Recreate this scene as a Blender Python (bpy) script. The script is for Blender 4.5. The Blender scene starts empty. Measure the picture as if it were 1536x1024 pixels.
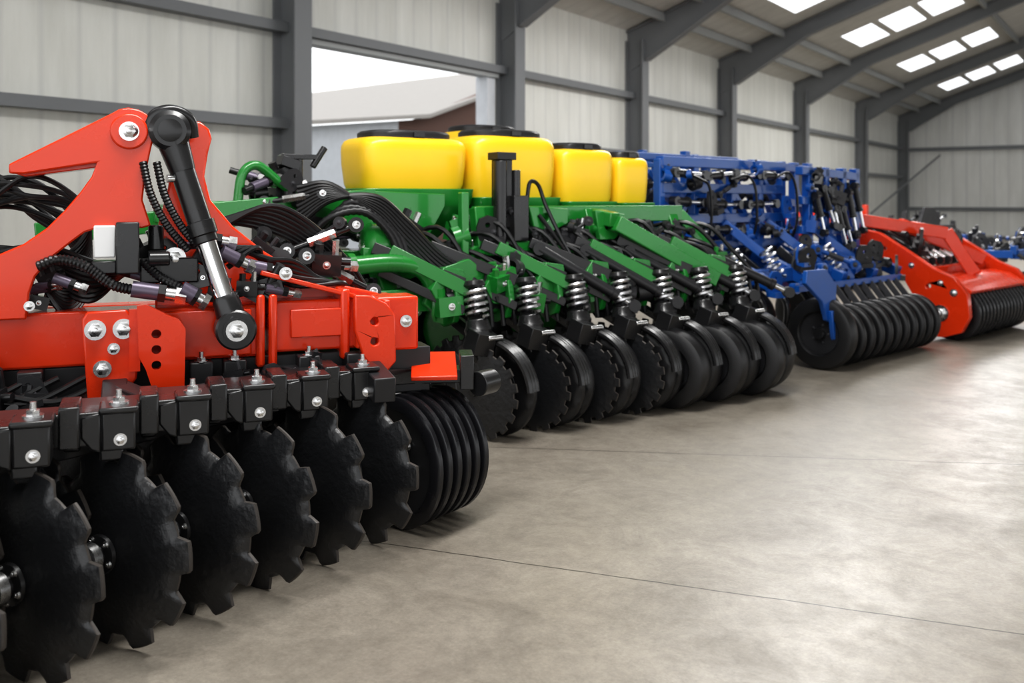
import bpy, bmesh, math, random
from mathutils import Vector, Matrix, Euler
from mathutils.geometry import tessellate_polygon
random.seed(7)
scene=bpy.context.scene
col=scene.collection
scene.view_settings.view_transform='Standard'
try: scene.view_settings.look='Medium High Contrast'
except Exception: pass
R=random.uniform
# ------------------------------------------------------------------ materials
def node_mat(name):
    m=bpy.data.materials.new(name); m.use_nodes=True
    nt=m.node_tree; bs=nt.nodes['Principled BSDF']
    return m,nt,bs
def paint(name,c,rough=.35,metal=0.0,coat=0.0,bump=.0,bscale=60,var=.12,vscale=6,spec=.5):
    m,nt,bs=node_mat(name)
    tc=nt.nodes.new('ShaderNodeTexCoord')
    nz=nt.nodes.new('ShaderNodeTexNoise'); nz.inputs['Scale'].default_value=vscale; nz.inputs['Detail'].default_value=5
    nt.links.new(tc.outputs['Object'],nz.inputs['Vector'])
    mx=nt.nodes.new('ShaderNodeMix'); mx.data_type='RGBA'
    mx.inputs[6].default_value=(c[0]*(1-var),c[1]*(1-var),c[2]*(1-var),1)
    mx.inputs[7].default_value=(min(1,c[0]*(1+var)),min(1,c[1]*(1+var)),min(1,c[2]*(1+var)),1)
    nt.links.new(nz.outputs['Fac'],mx.inputs[0]); nt.links.new(mx.outputs[2],bs.inputs['Base Color'])
    mr=nt.nodes.new('ShaderNodeMapRange'); mr.inputs[3].default_value=max(.02,rough-.08); mr.inputs[4].default_value=rough+.1
    nt.links.new(nz.outputs['Fac'],mr.inputs[0]); nt.links.new(mr.outputs[0],bs.inputs['Roughness'])
    bs.inputs['Metallic'].default_value=metal
    bs.inputs['Coat Weight'].default_value=coat; bs.inputs['Coat Roughness'].default_value=.07
    bs.inputs['Specular IOR Level'].default_value=spec
    if bump>0:
        n2=nt.nodes.new('ShaderNodeTexNoise'); n2.inputs['Scale'].default_value=bscale; n2.inputs['Detail'].default_value=4
        nt.links.new(tc.outputs['Object'],n2.inputs['Vector'])
        b=nt.nodes.new('ShaderNodeBump'); b.inputs['Strength'].default_value=bump; b.inputs['Distance'].default_value=.004
        nt.links.new(n2.outputs['Fac'],b.inputs['Height']); nt.links.new(b.outputs[0],bs.inputs['Normal'])
    return m
RED=paint('red_paint',(.70,.042,.006),.25,coat=.4,bump=.04,var=.08,spec=.4)
GRN=paint('green_paint',(.015,.200,.030),.28,coat=.5)
BLU=paint('blue_paint',(.006,.078,.33),.34,coat=.3)
YEL=paint('yellow_plastic',(.95,.60,.020),.34,coat=.15,var=.04)
BLK=paint('black_paint',(.014,.014,.015),.28,bump=.06,coat=.2)
BLK2=paint('black_satin',(.018,.018,.020),.38)
DISC=paint('black_disc_steel',(.012,.0125,.014),.34,bump=.9,bscale=34,spec=.65)
EDGE=paint('worn_disc_edge',(.055,.048,.043),.5,metal=.3)
RUB=paint('black_rubber',(.010,.010,.011),.40,bump=.1,spec=.5)
RING=paint('roller_steel',(.011,.011,.013),.26,bump=.08)
HOSE=paint('hose_rubber',(.011,.011,.012),.34)
CHR=paint('chrome',(.80,.81,.83),.12,metal=1,var=.04)
ZINC=paint('zinc_plating',(.68,.68,.68),.26,metal=1,var=.1,vscale=40)
SPR=paint('spring_steel',(.66,.66,.67),.28,metal=1,var=.1,vscale=40)
SLV=paint('grey_sleeve',(.12,.10,.14),.32,metal=.3)
WHT=paint('white_label',(.82,.82,.82),.5,var=.03)
STL=paint('grey_structural_steel',(.165,.172,.180),.55,var=.1,vscale=2)
STL2=paint('grey_purlin_steel',(.30,.31,.31),.55,var=.1,vscale=2)
DKG=paint('dark_grey_steel',(.05,.05,.055),.5)
BRN=paint('brown_render',(.12,.065,.05),.8)
OWHT=paint('white_render',(.55,.57,.60),.8)
OROOF=paint('pale_roof',(.33,.31,.29),.7)

def panel_mat(name,axis,base,period=.33,depth=.86):
    m,nt,bs=node_mat(name)
    N=nt.nodes; L=nt.links
    tc=N.new('ShaderNodeTexCoord'); sp=N.new('ShaderNodeSeparateXYZ'); L.new(tc.outputs['Object'],sp.inputs[0])
    dv=N.new('ShaderNodeMath'); dv.operation='DIVIDE'; dv.inputs[1].default_value=period; L.new(sp.outputs[axis],dv.inputs[0])
    pp=N.new('ShaderNodeMath'); pp.operation='PINGPONG'; pp.inputs[1].default_value=.5; L.new(dv.outputs[0],pp.inputs[0])
    mr=N.new('ShaderNodeMapRange'); mr.inputs[1].default_value=0; mr.inputs[2].default_value=.12; mr.inputs[3].default_value=0; mr.inputs[4].default_value=1
    L.new(pp.outputs[0],mr.inputs[0])
    mp=N.new('ShaderNodeMapping'); mp.inputs[3].default_value=(2.2,2.2,.35) ; L.new(tc.outputs['Object'],mp.inputs[0])
    nz=N.new('ShaderNodeTexNoise'); nz.inputs['Scale'].default_value=1.2; nz.inputs['Detail'].default_value=9; nz.inputs['Roughness'].default_value=.65; L.new(mp.outputs[0],nz.inputs['Vector'])
    mx=N.new('ShaderNodeMix'); mx.data_type='RGBA'
    mx.inputs[6].default_value=(base[0]*.72,base[1]*.72,base[2]*.69,1); mx.inputs[7].default_value=(base[0]*1.22,base[1]*1.22,base[2]*1.22,1)
    L.new(nz.outputs['Fac'],mx.inputs[0])
    m2=N.new('ShaderNodeMix'); m2.data_type='RGBA'; m2.inputs[6].default_value=(base[0]*depth,base[1]*depth,base[2]*depth,1)
    L.new(mr.outputs[0],m2.inputs[0]); L.new(mx.outputs[2],m2.inputs[7]); L.new(m2.outputs[2],bs.inputs['Base Color'])
    b=N.new('ShaderNodeBump'); b.inputs['Strength'].default_value=.25; b.inputs['Distance'].default_value=.012
    L.new(mr.outputs[0],b.inputs['Height']); L.new(b.outputs[0],bs.inputs['Normal'])
    bs.inputs['Roughness'].default_value=.5
    return m
WALL_L=panel_mat('pale_wall_panel',1,(.66,.66,.63),.40)
WALL_B=panel_mat('pale_end_panel',0,(.68,.68,.66),.5)
ROOF=panel_mat('roof_sheet',1,(.52,.51,.485),.5)

def floor_mat():
    m,nt,bs=node_mat('polished_concrete'); N=nt.nodes; L=nt.links
    tc=N.new('ShaderNodeTexCoord')
    def noise(s,d=8,r=.6,dist=0):
        n=N.new('ShaderNodeTexNoise'); n.inputs['Scale'].default_value=s; n.inputs['Detail'].default_value=d; n.inputs['Roughness'].default_value=r
        n.inputs['Distortion'].default_value=dist
        L.new(tc.outputs['Object'],n.inputs['Vector']); return n
    n1=noise(1.0,12,.68,.4); n2=noise(3.2,12,.78,.5); n3=noise(75,5,.75); n4=noise(14,8,.8,.3)
    cr=N.new('ShaderNodeValToRGB'); e=cr.color_ramp.elements
    e[0].position=.28; e[0].color=(.215,.189,.155,1); e[1].position=.72; e[1].color=(.365,.330,.280,1)
    L.new(n1.outputs['Fac'],cr.inputs[0])
    cr2=N.new('ShaderNodeValToRGB'); e=cr2.color_ramp.elements
    e[0].position=.37; e[0].color=(.64,.625,.61,1); e[1].position=.58; e[1].color=(1.0,1.0,1.0,1)
    L.new(n2.outputs['Fac'],cr2.inputs[0])
    mx=N.new('ShaderNodeMix'); mx.data_type='RGBA'; mx.blend_type='MULTIPLY'; mx.inputs[0].default_value=.7
    L.new(cr.outputs[0],mx.inputs[6]); L.new(cr2.outputs[0],mx.inputs[7])
    cur=mx.outputs[2]
    for nn,lo,hi in ((n3,.82,1.10),(n4,.80,1.14)):
        g3=N.new('ShaderNodeMapRange'); g3.inputs[1].default_value=.3; g3.inputs[2].default_value=.7; g3.inputs[3].default_value=lo; g3.inputs[4].default_value=hi; L.new(nn.outputs['Fac'],g3.inputs[0])
        m3=N.new('ShaderNodeMix'); m3.data_type='RGBA'; m3.blend_type='MULTIPLY'; m3.inputs[0].default_value=1
        L.new(cur,m3.inputs[6]); L.new(g3.outputs[0],m3.inputs[7]); cur=m3.outputs[2]
    wob=noise(1.5,4)
    for (nx,ny,c,w,dark) in ((-.23,.973,3.50,.0035,.16),(-.45,.893,5.42,.006,.45)):
        dt=N.new('ShaderNodeVectorMath'); dt.operation='DOT_PRODUCT'; dt.inputs[1].default_value=(nx,ny,0); L.new(tc.outputs['Object'],dt.inputs[0])
        wm=N.new('ShaderNodeMath'); wm.operation='MULTIPLY_ADD'; wm.inputs[1].default_value=.05; L.new(wob.outputs['Fac'],wm.inputs[0]); L.new(dt.outputs['Value'],wm.inputs[2])
        sb=N.new('ShaderNodeMath'); sb.operation='SUBTRACT'; sb.inputs[1].default_value=c+.025; L.new(wm.outputs[0],sb.inputs[0])
        ab=N.new('ShaderNodeMath'); ab.operation='ABSOLUTE'; L.new(sb.outputs[0],ab.inputs[0])
        mr=N.new('ShaderNodeMapRange'); mr.inputs[1].default_value=w*.4; mr.inputs[2].default_value=w*1.6; mr.inputs[3].default_value=dark; mr.inputs[4].default_value=1
        L.new(ab.outputs[0],mr.inputs[0])
        mm=N.new('ShaderNodeMix'); mm.data_type='RGBA'; mm.blend_type='MULTIPLY'; mm.inputs[0].default_value=1
        L.new(cur,mm.inputs[6]); L.new(mr.outputs[0],mm.inputs[7]); cur=mm.outputs[2]
    L.new(cur,bs.inputs['Base Color'])
    rr=N.new('ShaderNodeMapRange'); rr.inputs[1].default_value=.35; rr.inputs[2].default_value=.65; rr.inputs[3].default_value=.42; rr.inputs[4].default_value=.29
    L.new(n2.outputs['Fac'],rr.inputs[0]); L.new(rr.outputs[0],bs.inputs['Roughness'])
    b=N.new('ShaderNodeBump'); b.inputs['Strength'].default_value=.12; b.inputs['Distance'].default_value=.003
    L.new(n3.outputs['Fac'],b.inputs['Height']); L.new(b.outputs[0],bs.inputs['Normal'])
    return m
FLOOR=floor_mat()
def pane_mat():
    m,nt,bs=node_mat('translucent_rooflight'); N=nt.nodes; L=nt.links
    t=N.new('ShaderNodeBsdfTransparent'); d=N.new('ShaderNodeBsdfTranslucent'); d.inputs[0].default_value=(.95,.96,1,1)
    mx=N.new('ShaderNodeMixShader'); mx.inputs[0].default_value=.35
    L.new(t.outputs[0],mx.inputs[1]); L.new(d.outputs[0],mx.inputs[2])
    L.new(mx.outputs[0],N['Material Output'].inputs['Surface']); return m
PANE=pane_mat()
# ------------------------------------------------------------------ geometry builder
def frame_from(d):
    d=d.normalized(); a=Vector((0,0,1)) if abs(d.z)<.9 else Vector((1,0,0))
    x=a.cross(d).normalized(); y=d.cross(x); return x,y,d
def spline(pts,n=8):
    P=[Vector(p) for p in pts]; P=[P[0]*2-P[1]]+P+[P[-1]*2-P[-2]]; out=[]
    for i in range(1,len(P)-2):
        for k in range(n):
            t=k/n; a,b,c,d=P[i-1],P[i],P[i+1],P[i+2]
            out.append(.5*((2*b)+(c-a)*t+(2*a-5*b+4*c-d)*t*t+(3*b-a-3*c+d)*t**3))
    out.append(P[-2]); return out
class G:
    def __init__(s): s.v=[]; s.f=[]; s.m=[]; s.mats=[]
    def mi(s,mat):
        if mat not in s.mats: s.mats.append(mat)
        return s.mats.index(mat)
    def add(s,vs,fs,mat):
        o=len(s.v); k=s.mi(mat); s.v+= [tuple(v) for v in vs]
        for f in fs: s.f.append(tuple(i+o for i in f)); s.m.append(k)
        return s
    def box(s,c,size,mat,rot=None,taper=1.0):
        hx,hy,hz=size[0]/2,size[1]/2,size[2]/2; M=Euler(rot).to_matrix() if rot else Matrix.Identity(3)
        vs=[]
        for z in (-1,1):
            t=taper if z>0 else 1
            for x,y in ((-1,-1),(1,-1),(1,1),(-1,1)): vs.append(M@Vector((x*hx*t,y*hy*t,z*hz))+Vector(c))
        return s.add(vs,[(3,2,1,0),(4,5,6,7),(0,1,5,4),(1,2,6,5),(2,3,7,6),(3,0,4,7)],mat)
    def beam(s,p0,p1,w,h,mat):
        p0=Vector(p0);p1=Vector(p1); d=(p1-p0).normalized()
        up=Vector((0,0,1)) if abs(d.z)<.95 else Vector((0,1,0))
        x=d.cross(up).normalized(); u=x.cross(d)
        vs=[p+x*a*w/2+u*b*h/2 for p in (p0,p1) for a,b in ((-1,-1),(1,-1),(1,1),(-1,1))]
        return s.add(vs,[(3,2,1,0),(4,5,6,7),(0,1,5,4),(1,2,6,5),(2,3,7,6),(3,0,4,7)],mat)
    def tube(s,pts,r,mat,n=8,rf=None):
        P=[Vector(p) for p in pts]; vs=[];fs=[]; px=None
        for i,p in enumerate(P):
            d=(P[min(i+1,len(P)-1)]-P[max(i-1,0)]).normalized()
            if px is None: x,y,_=frame_from(d)
            else:
                x=(px-d*px.dot(d)).normalized(); y=d.cross(x)
            px=x; rr=rf(i) if rf else r
            for k in range(n):
                a=2*math.pi*k/n; vs.append(p+x*math.cos(a)*rr+y*math.sin(a)*rr)
        for i in range(len(P)-1):
            for k in range(n): fs.append((i*n+k,i*n+(k+1)%n,(i+1)*n+(k+1)%n,(i+1)*n+k))
        fs.append(tuple(range(n))[::-1]); fs.append(tuple((len(P)-1)*n+k for k in range(n)))
        return s.add(vs,fs,mat)
    def cyl(s,p0,p1,r,mat,r1=None,n=20):
        P=[Vector(p0),Vector(p1)]; r1=r if r1 is None else r1
        return s.tube(P,r,mat,n,lambda i:(r,r1)[i])
    def hose(s,pts,r,mat,n=8,res=8): return s.tube(spline(pts,res),r,mat,n)
    def rib(s,pts,r,mat,pitch=.012,n=10):
        P=spline(pts,40); out=[P[0]]
        acc=0
        for a,b in zip(P,P[1:]):
            acc+=(b-a).length
            if acc>=pitch/2: out.append(b); acc=0
        return s.tube(out,r,mat,n,lambda i: r if i%2 else r*.8)
    def lathe(s,prof,mat,p=(0,0,0),d=(0,1,0),n=40,closed=False,lug=None):
        x,y,z=frame_from(Vector(d)); p=Vector(p); vs=[];fs=[]; k=len(prof)
        for j in range(n):
            a=2*math.pi*j/n
            for i,(h,r) in enumerate(prof):
                rr=r if not lug else lug(i,j,r)
                vs.append(p+z*h+(x*math.cos(a)+y*math.sin(a))*rr)
        for j in range(n):
            j2=(j+1)%n
            for i in range(k if closed else k-1):
                i2=(i+1)%k; fs.append((j*k+i,j2*k+i,j2*k+i2,j*k+i2))
        if not closed:
            fs.append(tuple(j*k for j in range(n))); fs.append(tuple(j*k+k-1 for j in range(n))[::-1])
        return s.add(vs,fs,mat)
    def plate(s,poly,y0,y1,mat,holes=(),axis='y'):
        loops=[[Vector((a,b,0)) for a,b in poly]]
        for (cx,cz,r) in holes:
            loops.append([Vector((cx+r*math.cos(-t*math.pi/6),cz+r*math.sin(-t*math.pi/6),0)) for t in range(12)])
        flat=[v for l in loops for v in l]; nv=len(flat)
        tris=tessellate_polygon(loops)
        def P(v,y):
            if axis=='y': return (v.x,y,v.y)
            if axis=='x': return (y,v.x,v.y)
            return (v.x,v.y,y)
        vs=[P(v,y0) for v in flat]+[P(v,y1) for v in flat]
        fs=[]
        if not holes: fs+= [tuple(range(nv)),tuple(range(nv,2*nv))[::-1]]
        else:
            fs+= [tuple(t) for t in tris]+[tuple(i+nv for i in t[::-1]) for t in tris]
        o=0
        for l in loops:
            for i in range(len(l)):
                a=o+i;b=o+(i+1)%len(l); fs.append((a,b,b+nv,a+nv))
            o+=len(l)
        return s.add(vs,fs,mat)
    def loft(s,secs,mat,c=(0,0,0),e=3.0,n=40):
        vs=[];fs=[]
        for (cx,cy,a,b,z) in secs:
            for k in range(n):
                t=2*math.pi*k/n; ct,st=math.cos(t),math.sin(t)
                vs.append((c[0]+cx+a*math.copysign(abs(ct)**(2/e),ct),c[1]+cy+b*math.copysign(abs(st)**(2/e),st),c[2]+z))
        for i in range(len(secs)-1):
            for k in range(n): fs.append((i*n+k,i*n+(k+1)%n,(i+1)*n+(k+1)%n,(i+1)*n+k))
        fs.append(tuple(range(n))[::-1]); fs.append(tuple((len(secs)-1)*n+k for k in range(n)))
        return s.add(vs,fs,mat)
    def spring(s,p0,p1,Rr,r,turns,mat):
        p0=Vector(p0);p1=Vector(p1); x,y,z=frame_from(p1-p0); pts=[]
        N=int(turns*14)
        for i in range(N+1):
            t=i/N;a=2*math.pi*turns*t; pts.append(p0+(p1-p0)*t+(x*math.cos(a)+y*math.sin(a))*Rr)
        return s.tube(pts,r,mat,6)
    def bolt(s,p,d,r,mat=None):
        mat=mat or ZINC; p=Vector(p); d=Vector(d).normalized()
        s.lathe([(0,r*1.5),(r*.25,r*1.5)],mat,p,d,n=20)
        s.lathe([(r*.25,r),(r*.95,r),(r*1.05,r*.8)],mat,p,d,n=6)
        s.lathe([(r*1.05,r*.5),(r*1.5,r*.5),(r*1.55,r*.4)],mat,p,d,n=12)
        return s
    def ram(s,p0,p1,r,body=None,frac=.6):
        body=body or BLK; p0=Vector(p0);p1=Vector(p1); m=p0.lerp(p1,frac)
        s.cyl(p0,m,r,body,n=16); s.cyl(p0.lerp(p1,frac-.03),p0.lerp(p1,frac+.02),r*1.2,body,n=16); s.cyl(m,p1,r*.6,CHR,n=14)
        x=(p1-p0).cross(Vector((0,0,1))).normalized() if abs((p1-p0).normalized().z)<.97 else Vector((1,0,0))
        for q in (p0,p1): s.cyl(q-x*r*.9,q+x*r*.9,r*1.15,body,n=16)
        return s
def make(name,g,parent=None,loc=(0,0,0),rot=(0,0,0),bevel=0,label=None,ang=38,mesh=None):
    if mesh is None:
        mesh=bpy.data.meshes.new(name); mesh.from_pydata(g.v,[],g.f)
        for m in g.mats: mesh.materials.append(m)
        for p,mi in zip(mesh.polygons,g.m): p.material_index=mi
        bm=bmesh.new(); bm.from_mesh(mesh); bmesh.ops.recalc_face_normals(bm,faces=bm.faces); bm.to_mesh(mesh); bm.free()
        mesh.shade_smooth(); mesh.set_sharp_from_angle(angle=math.radians(ang))
    o=bpy.data.objects.new(name,mesh); col.objects.link(o)
    if parent: o.parent=parent
    o.location=loc; o.rotation_euler=rot
    if bevel:
        b=o.modifiers.new('bevel','BEVEL'); b.width=bevel; b.segments=2; b.limit_method='ANGLE'; b.angle_limit=math.radians(40)
    if label: o['label']=label
    return o
def struct(name,g,bevel=0):
    o=make(name,g,bevel=bevel); o['kind']='structure'; return o
def root(name,label,cat,loc,rotz):
    e=bpy.data.objects.new(name,None); col.objects.link(e); e.location=loc; e.rotation_euler=(0,0,math.radians(rotz))
    e.empty_display_size=.3; e['label']=label; e['category']=cat; return e
def finish_mesh(name,g,ang=38):
    o=make(name,g,ang=ang); m=o.data; bpy.data.objects.remove(o); return m
# ------------------------------------------------------------------ building shell
W=-9.0; YB=41.9
def rz(X): return 4.83+.35*(X+9) if X<=5 else 9.73-.35*(X-5)
g=G(); g.box((5,18,-.1),(28,50,.2),FLOOR); struct('floor',g)
cols=[3.4,8.26,13.0,17.55,22.4,28.2,35.0,41.55]
DY0,DY1,DZ=8.50,12.74,3.37
g=G()
for (a,b,z0,z1) in ((-7,DY0,0,4.85),(DY1,YB,0,4.85),(DY0,DY1,DZ,4.85)):
    g.box((W-.06,(a+b)/2,(z0+z1)/2),(.12,b-a,z1-z0),WALL_L)
struct('wall_left',g)
g=G(); g.plate([(-9.1,0),(19,0),(19,rz(19)),(5,rz(5)),(-9.1,rz(-9.1))],YB,YB+.12,WALL_B); struct('wall_back',g)
hx3=[(-6.85,-6.10),(-5.93,-5.18),(-5.01,-4.26)]
xs=[-9.3,-6.85,-6.10,-5.93,-5.18,-5.01,-4.26,-2.6,-1.2,0.2,1.6,3.0,5.0,19.2]
holes_x=hx3+[(-2.6,-1.2),(.2,1.6)]  # last two ranges: unseen rooflights added to let in more light
yc=[0.9,5.9,10.9,15.6,20.5,26.2,32.4,38.9]; ys=[-7]
for c in yc: ys+=[c-1.0,c+1.0]
ys.append(42.1)
g=G(); wn=1
for i in range(len(xs)-1):
    for j in range(len(ys)-1):
        x0,x1,y0,y1=xs[i],xs[i+1],ys[j],ys[j+1]
        hole=(x0,x1) in holes_x and j%2==1
        vs=[(x0,y0,rz(x0)),(x1,y0,rz(x1)),(x1,y1,rz(x1)),(x0,y1,rz(x0))]
        if hole:
            h=G(); h.add(vs,[(0,1,2,3)],PANE); struct('window_%d'%wn,h); wn+=1
        else:
            g.add(vs,[(0,1,2,3)],ROOF)
struct('ceiling',g)
tn=1
def trim(g,bevel=0):
    global tn
    struct('trim_%d'%tn,g,bevel); tn+=1
for c in cols:
    g=G()
    g.box((W+.02,c,2.3),(.03,.28,4.6),STL); g.box((W+.38,c,2.3),(.03,.28,4.6),STL); g.box((W+.20,c,2.3),(.36,.05,4.6),STL)
    trim(g)
    g=G(); 
    x0=W+.01
    g.plate([(x0,rz(x0)-.03),(5,rz(5)-.03),(5,rz(5)-.34),(-6.8,rz(-6.8)-.34),(-8.55,rz(-8.55)-.76),(x0,rz(x0)-.88)],c-.04,c+.04,STL)
    g.plate([(5,rz(5)-.34),(-6.8,rz(-6.8)-.34),(-8.55,rz(-8.55)-.76),(-8.55,rz(-8.55)-.80),(-6.8,rz(-6.8)-.38),(5,rz(5)-.38)],c-.10,c+.10,STL)
    g.plate([(x0,rz(x0)-.03),(5,rz(5)-.03),(5,rz(5)-.07),(x0,rz(x0)-.07)],c-.10,c+.10,STL)
    trim(g)
for X in (-8.2,-7.4,-3.9,-2.8,-1.0,.1,2.0,3.6):
    g=G(); g.box((X,17,rz(X)-.1),(.07,50,.16),STL2); trim(g)
for z in (2.33,3.50):
    g=G()
    segs=[(-7,DY0-.05),(DY1+.1,YB)] if z<DZ else [(-7,YB)]
    for a,b in segs: g.box((W+.10,(a+b)/2,z),(.16,b-a,.12),STL)
    trim(g)
for z in (1.05,3.45):
    g=G(); g.box((3,YB-.08,z),(24,.16,.14),STL); trim(g)
g=G()
g.box((W-.04,DY1-.10,DZ/2),(.22,.22,DZ),OWHT); g.box((W+.02,(DY0+DY1)/2,DZ+.03),(.2,DY1-DY0+.1,.07),STL2); struct('door_1',g)
g=G(); g.beam((-8.7,35.8,.9),(-7.4,41.5,3.2),.05,.05,STL); trim(g)
g=G(); g.box((-34,15,-.12),(49.8,90,.2),paint('yard_asphalt',(.25,.25,.25),.8)); o=make('paved_yard',g); o['kind']='structure'
nb=root('shed','white and brown rendered shed with pale sloping roof outside the doorway','building',(-16,13,0),0)
g=G(); g.plate([(-1,0),(5.6,0),(5.6,3.4),(-1,2.7)],-.3,0,OWHT,axis='x'); make('white_wall',g,nb,label='white rendered wall')
g=G(); g.plate([(5.6,0),(13,0),(13,5.65),(6.5,3.5),(5.6,3.4)],-.3,-.02,BRN,axis='x'); make('gable_wall',g,nb,label='dark brown rendered gable wall')
g=G(); A=(.3,-1,2.72);B_=(.3,6.5,3.52);C=(.3,13,5.50);D=(-6.5,20,6.75);E=(-6,6.3,4.25);F=(-6,-1,3.6)
up=[(x,y,z+.10) for x,y,z in (A,B_,C,D,E,F)]
g.add([A,B_,C,D,E,F]+up,[(6,7,10,11),(7,8,9,10),(0,5,4,1),(1,4,3,2)]+[(i,(i+1)%6,(i+1)%6+6,i+6) for i in range(6)],OROOF); make('roof',g,nb,label='pale grey beige roof')
# ------------------------------------------------------------------ shared machine pieces
def disc_geo(Rr,n,depth,dish,sub=12,square=False,th=.006):
    g=G(); rr=[.0,.12,.25,.4,.55,.7,.82,.92,1.0]; N=n*sub
    def notch(p):
        lo,hi,e=(0,.42,.10) if not square else (0,.42,.06)
        if p<lo+e: return (p-lo)/e
        if p<hi: return 1
        if p<hi+e: return 1-(p-hi)/e
        return 0
    def ring(f,off):
        out=[]
        for k in range(N):
            a=2*math.pi*k/N; p=(k%sub)/sub
            d=notch(p)*depth
            fr=1-d/Rr*max(0,(f-.80)/.2) if f>.80 else 1
            r=Rr*f*fr; out.append((r*math.cos(a),off-dish*(1-f*f)*1.0,r*math.sin(a)))
        return out
    for side,off in ((0,0),(1,th)):
        vs=[(0,off-dish,0)];fs=[]
        for f in rr[1:]: vs+=ring(f,off)
        for k in range(N): fs.append((0,1+k,1+(k+1)%N))
        for i in range(len(rr)-2):
            o=1+i*N
            for k in range(N): fs.append((o+k,o+(k+1)%N,o+N+(k+1)%N,o+N+k))
        if side==0: g.add(vs,fs,DISC)
        else: g.add(vs,[f[::-1] for f in fs],DISC)
    a=ring(1,0);b=ring(1,th); a2=[(x*.985,y-.003,z*.985) for x,y,z in a]
    g.add(a+b+a2,[(k,(k+1)%N,N+(k+1)%N,N+k) for k in range(N)]+[(2*N+k,2*N+(k+1)%N,(k+1)%N,k) for k in range(N)],EDGE)
    return g
BLADE=finish_mesh('notched_disc',disc_geo(.310,10,.042,.055,sub=20,th=.008))
GDISC=finish_mesh('toothed_disc',disc_geo(.275,18,.028,.012,square=True))
g=G(); g.lathe([(0,.062),(-.012,.06),(-.018,.034),(-.075,.034),(-.08,.028)],BLK,(0,0,0),(0,1,0),n=24)
g.lathe([(-.035,.048),(-.065,.048)],ZINC,n=24); g.lathe([(-.078,.02),(-.16,.02)],BLK,n=16); g.lathe([(-.10,.034),(-.128,.034)],CHR,n=20)
for k in range(5):
    a=k*2*math.pi/5; g.bolt((.05*math.cos(a),-.012,.05*math.sin(a)),(0,-1,0),.008)
HUB=finish_mesh('hub',g)
f=(0,-1,0)
def fit(g,p0,p1,r):
    p0=Vector(p0);p1=Vector(p1)
    g.cyl(p0,p0.lerp(p1,.5),r,SLV,n=18); g.cyl(p0.lerp(p1,.48),p0.lerp(p1,.62),r*1.2,BLK,n=6); g.cyl(p0.lerp(p1,.6),p1,r*.8,ZINC,n=14); g.cyl(p0.lerp(p1,.8),p1,r*1.1,ZINC,n=6)
KIT={}
def kit(kind,mat):
    key=(kind,mat.name)
    if key in KIT: return KIT[key]
    g=G(); bm_=DKG if mat in (BLU,BLK2) else ZINC
    if kind=='bracket':
        g.plate([(-.05,-.07),(.05,-.07),(.075,-.03),(.06,.05),(.02,.08),(-.03,.08),(-.06,.04),(-.07,-.03)],-.008,.008,mat,holes=[(0,.035,.014)])
        g.plate([(-.05,-.07),(.05,-.07),(.05,-.04),(-.05,-.04)],-.05,.008,mat); g.bolt((.02,-.008,-.01),f,.010,bm_)
    elif kind=='coupling':
        fit(g,(-.07,0,0),(.09,0,0),.020); g.cyl((-.11,0,0),(-.07,0,0),.014,HOSE,n=10)
    elif kind=='link_rod':
        g.cyl((-.12,0,0),(.12,0,0),.012,mat,n=12); g.cyl((-.05,0,0),(.05,0,0),.018,bm_,n=6)
        for s in (-.13,.13): g.cyl((s,-.018,0),(s,.018,0),.028,mat,n=18); g.bolt((s,-.018,0),f,.010,bm_)
    elif kind=='valve_block':
        g.box((0,0,0),(.11,.07,.08),mat); g.cyl((-.03,0,.04),(-.03,0,.075),.018,mat,n=6); g.cyl((.03,0,.04),(.03,0,.09),.014,bm_,n=6)
        g.cyl((.055,0,.01),(.09,0,.01),.018,BLK,n=12); g.bolt((0,-.035,0),f,.010,bm_)
    elif kind=='clamp':
        g.lathe([(-.03,.03),(-.03,.045),(.03,.045),(.03,.03)],mat,d=(1,0,0),n=20,closed=True); g.box((0,-.0,.055),(.05,.03,.03),mat); g.bolt((0,0,.07),(0,0,1),.009,bm_)
    KIT[key]=finish_mesh(kind,g); return KIT[key]
def clutter(parent,n,region,kinds,mats,scale=(.8,1.5),tilt=.7):
    (x0,x1),(y0,y1),zf=region
    for i in range(n):
        x=R(x0,x1); y=R(y0,y1); za,zb=zf(x) if callable(zf) else zf; z=R(za,zb)
        k=random.choice(kinds); m=random.choice(mats); s=R(*scale)
        o=make(k,None,parent,loc=(x,y,z),rot=(R(-.2,.2),R(-tilt,tilt),R(-.5,.5)),mesh=kit(k,m)); o.scale=(s,s,s)
# ------------------------------------------------------------------ RED DISC HARROW
AX,AY,AROT=-3.66,1.96,55.4
hr=root('disc_harrow','glossy red disc harrow with black notched discs and ring roller','farm implement',(AX,AY,0),AROT)
ca,sa=math.cos(math.radians(AROT)),math.sin(math.radians(AROT))
def toL(X,Y): return ((X-AX)*ca+(Y-AY)*sa, -(X-AX)*sa+(Y-AY)*ca)
g=G()
g.box((.08,.085,.858),(1.76,.17,.215),RED)
g.box((.955,.085,.86),(.035,.25,.30),RED); g.box((1.005,.085,.86),(.035,.25,.30),RED)
g.box((1.2,.09,.868),(.42,.16,.215),RED)
g.box((1.31,.09,.87),(.04,.22,.30),RED)
g.box((1.54,.07,.862),(.19,.17,.235),RED)
g.box((1.15,.34,.90),(.9,.12,.12),RED); g.box((.2,.42,.88),(1.8,.14,.14),RED)
for x in (.05,.75,1.25): g.box((x,.25,.885),(.1,.3,.1),RED)
frame=make('main_frame',g,hr,bevel=.012,label='glossy red welded square-tube frame')
g=G(); g.box((.75,-.012,.858),(.34,.03,.19),RED); make('reinforcement_plate',g,hr,bevel=.008)
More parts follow.
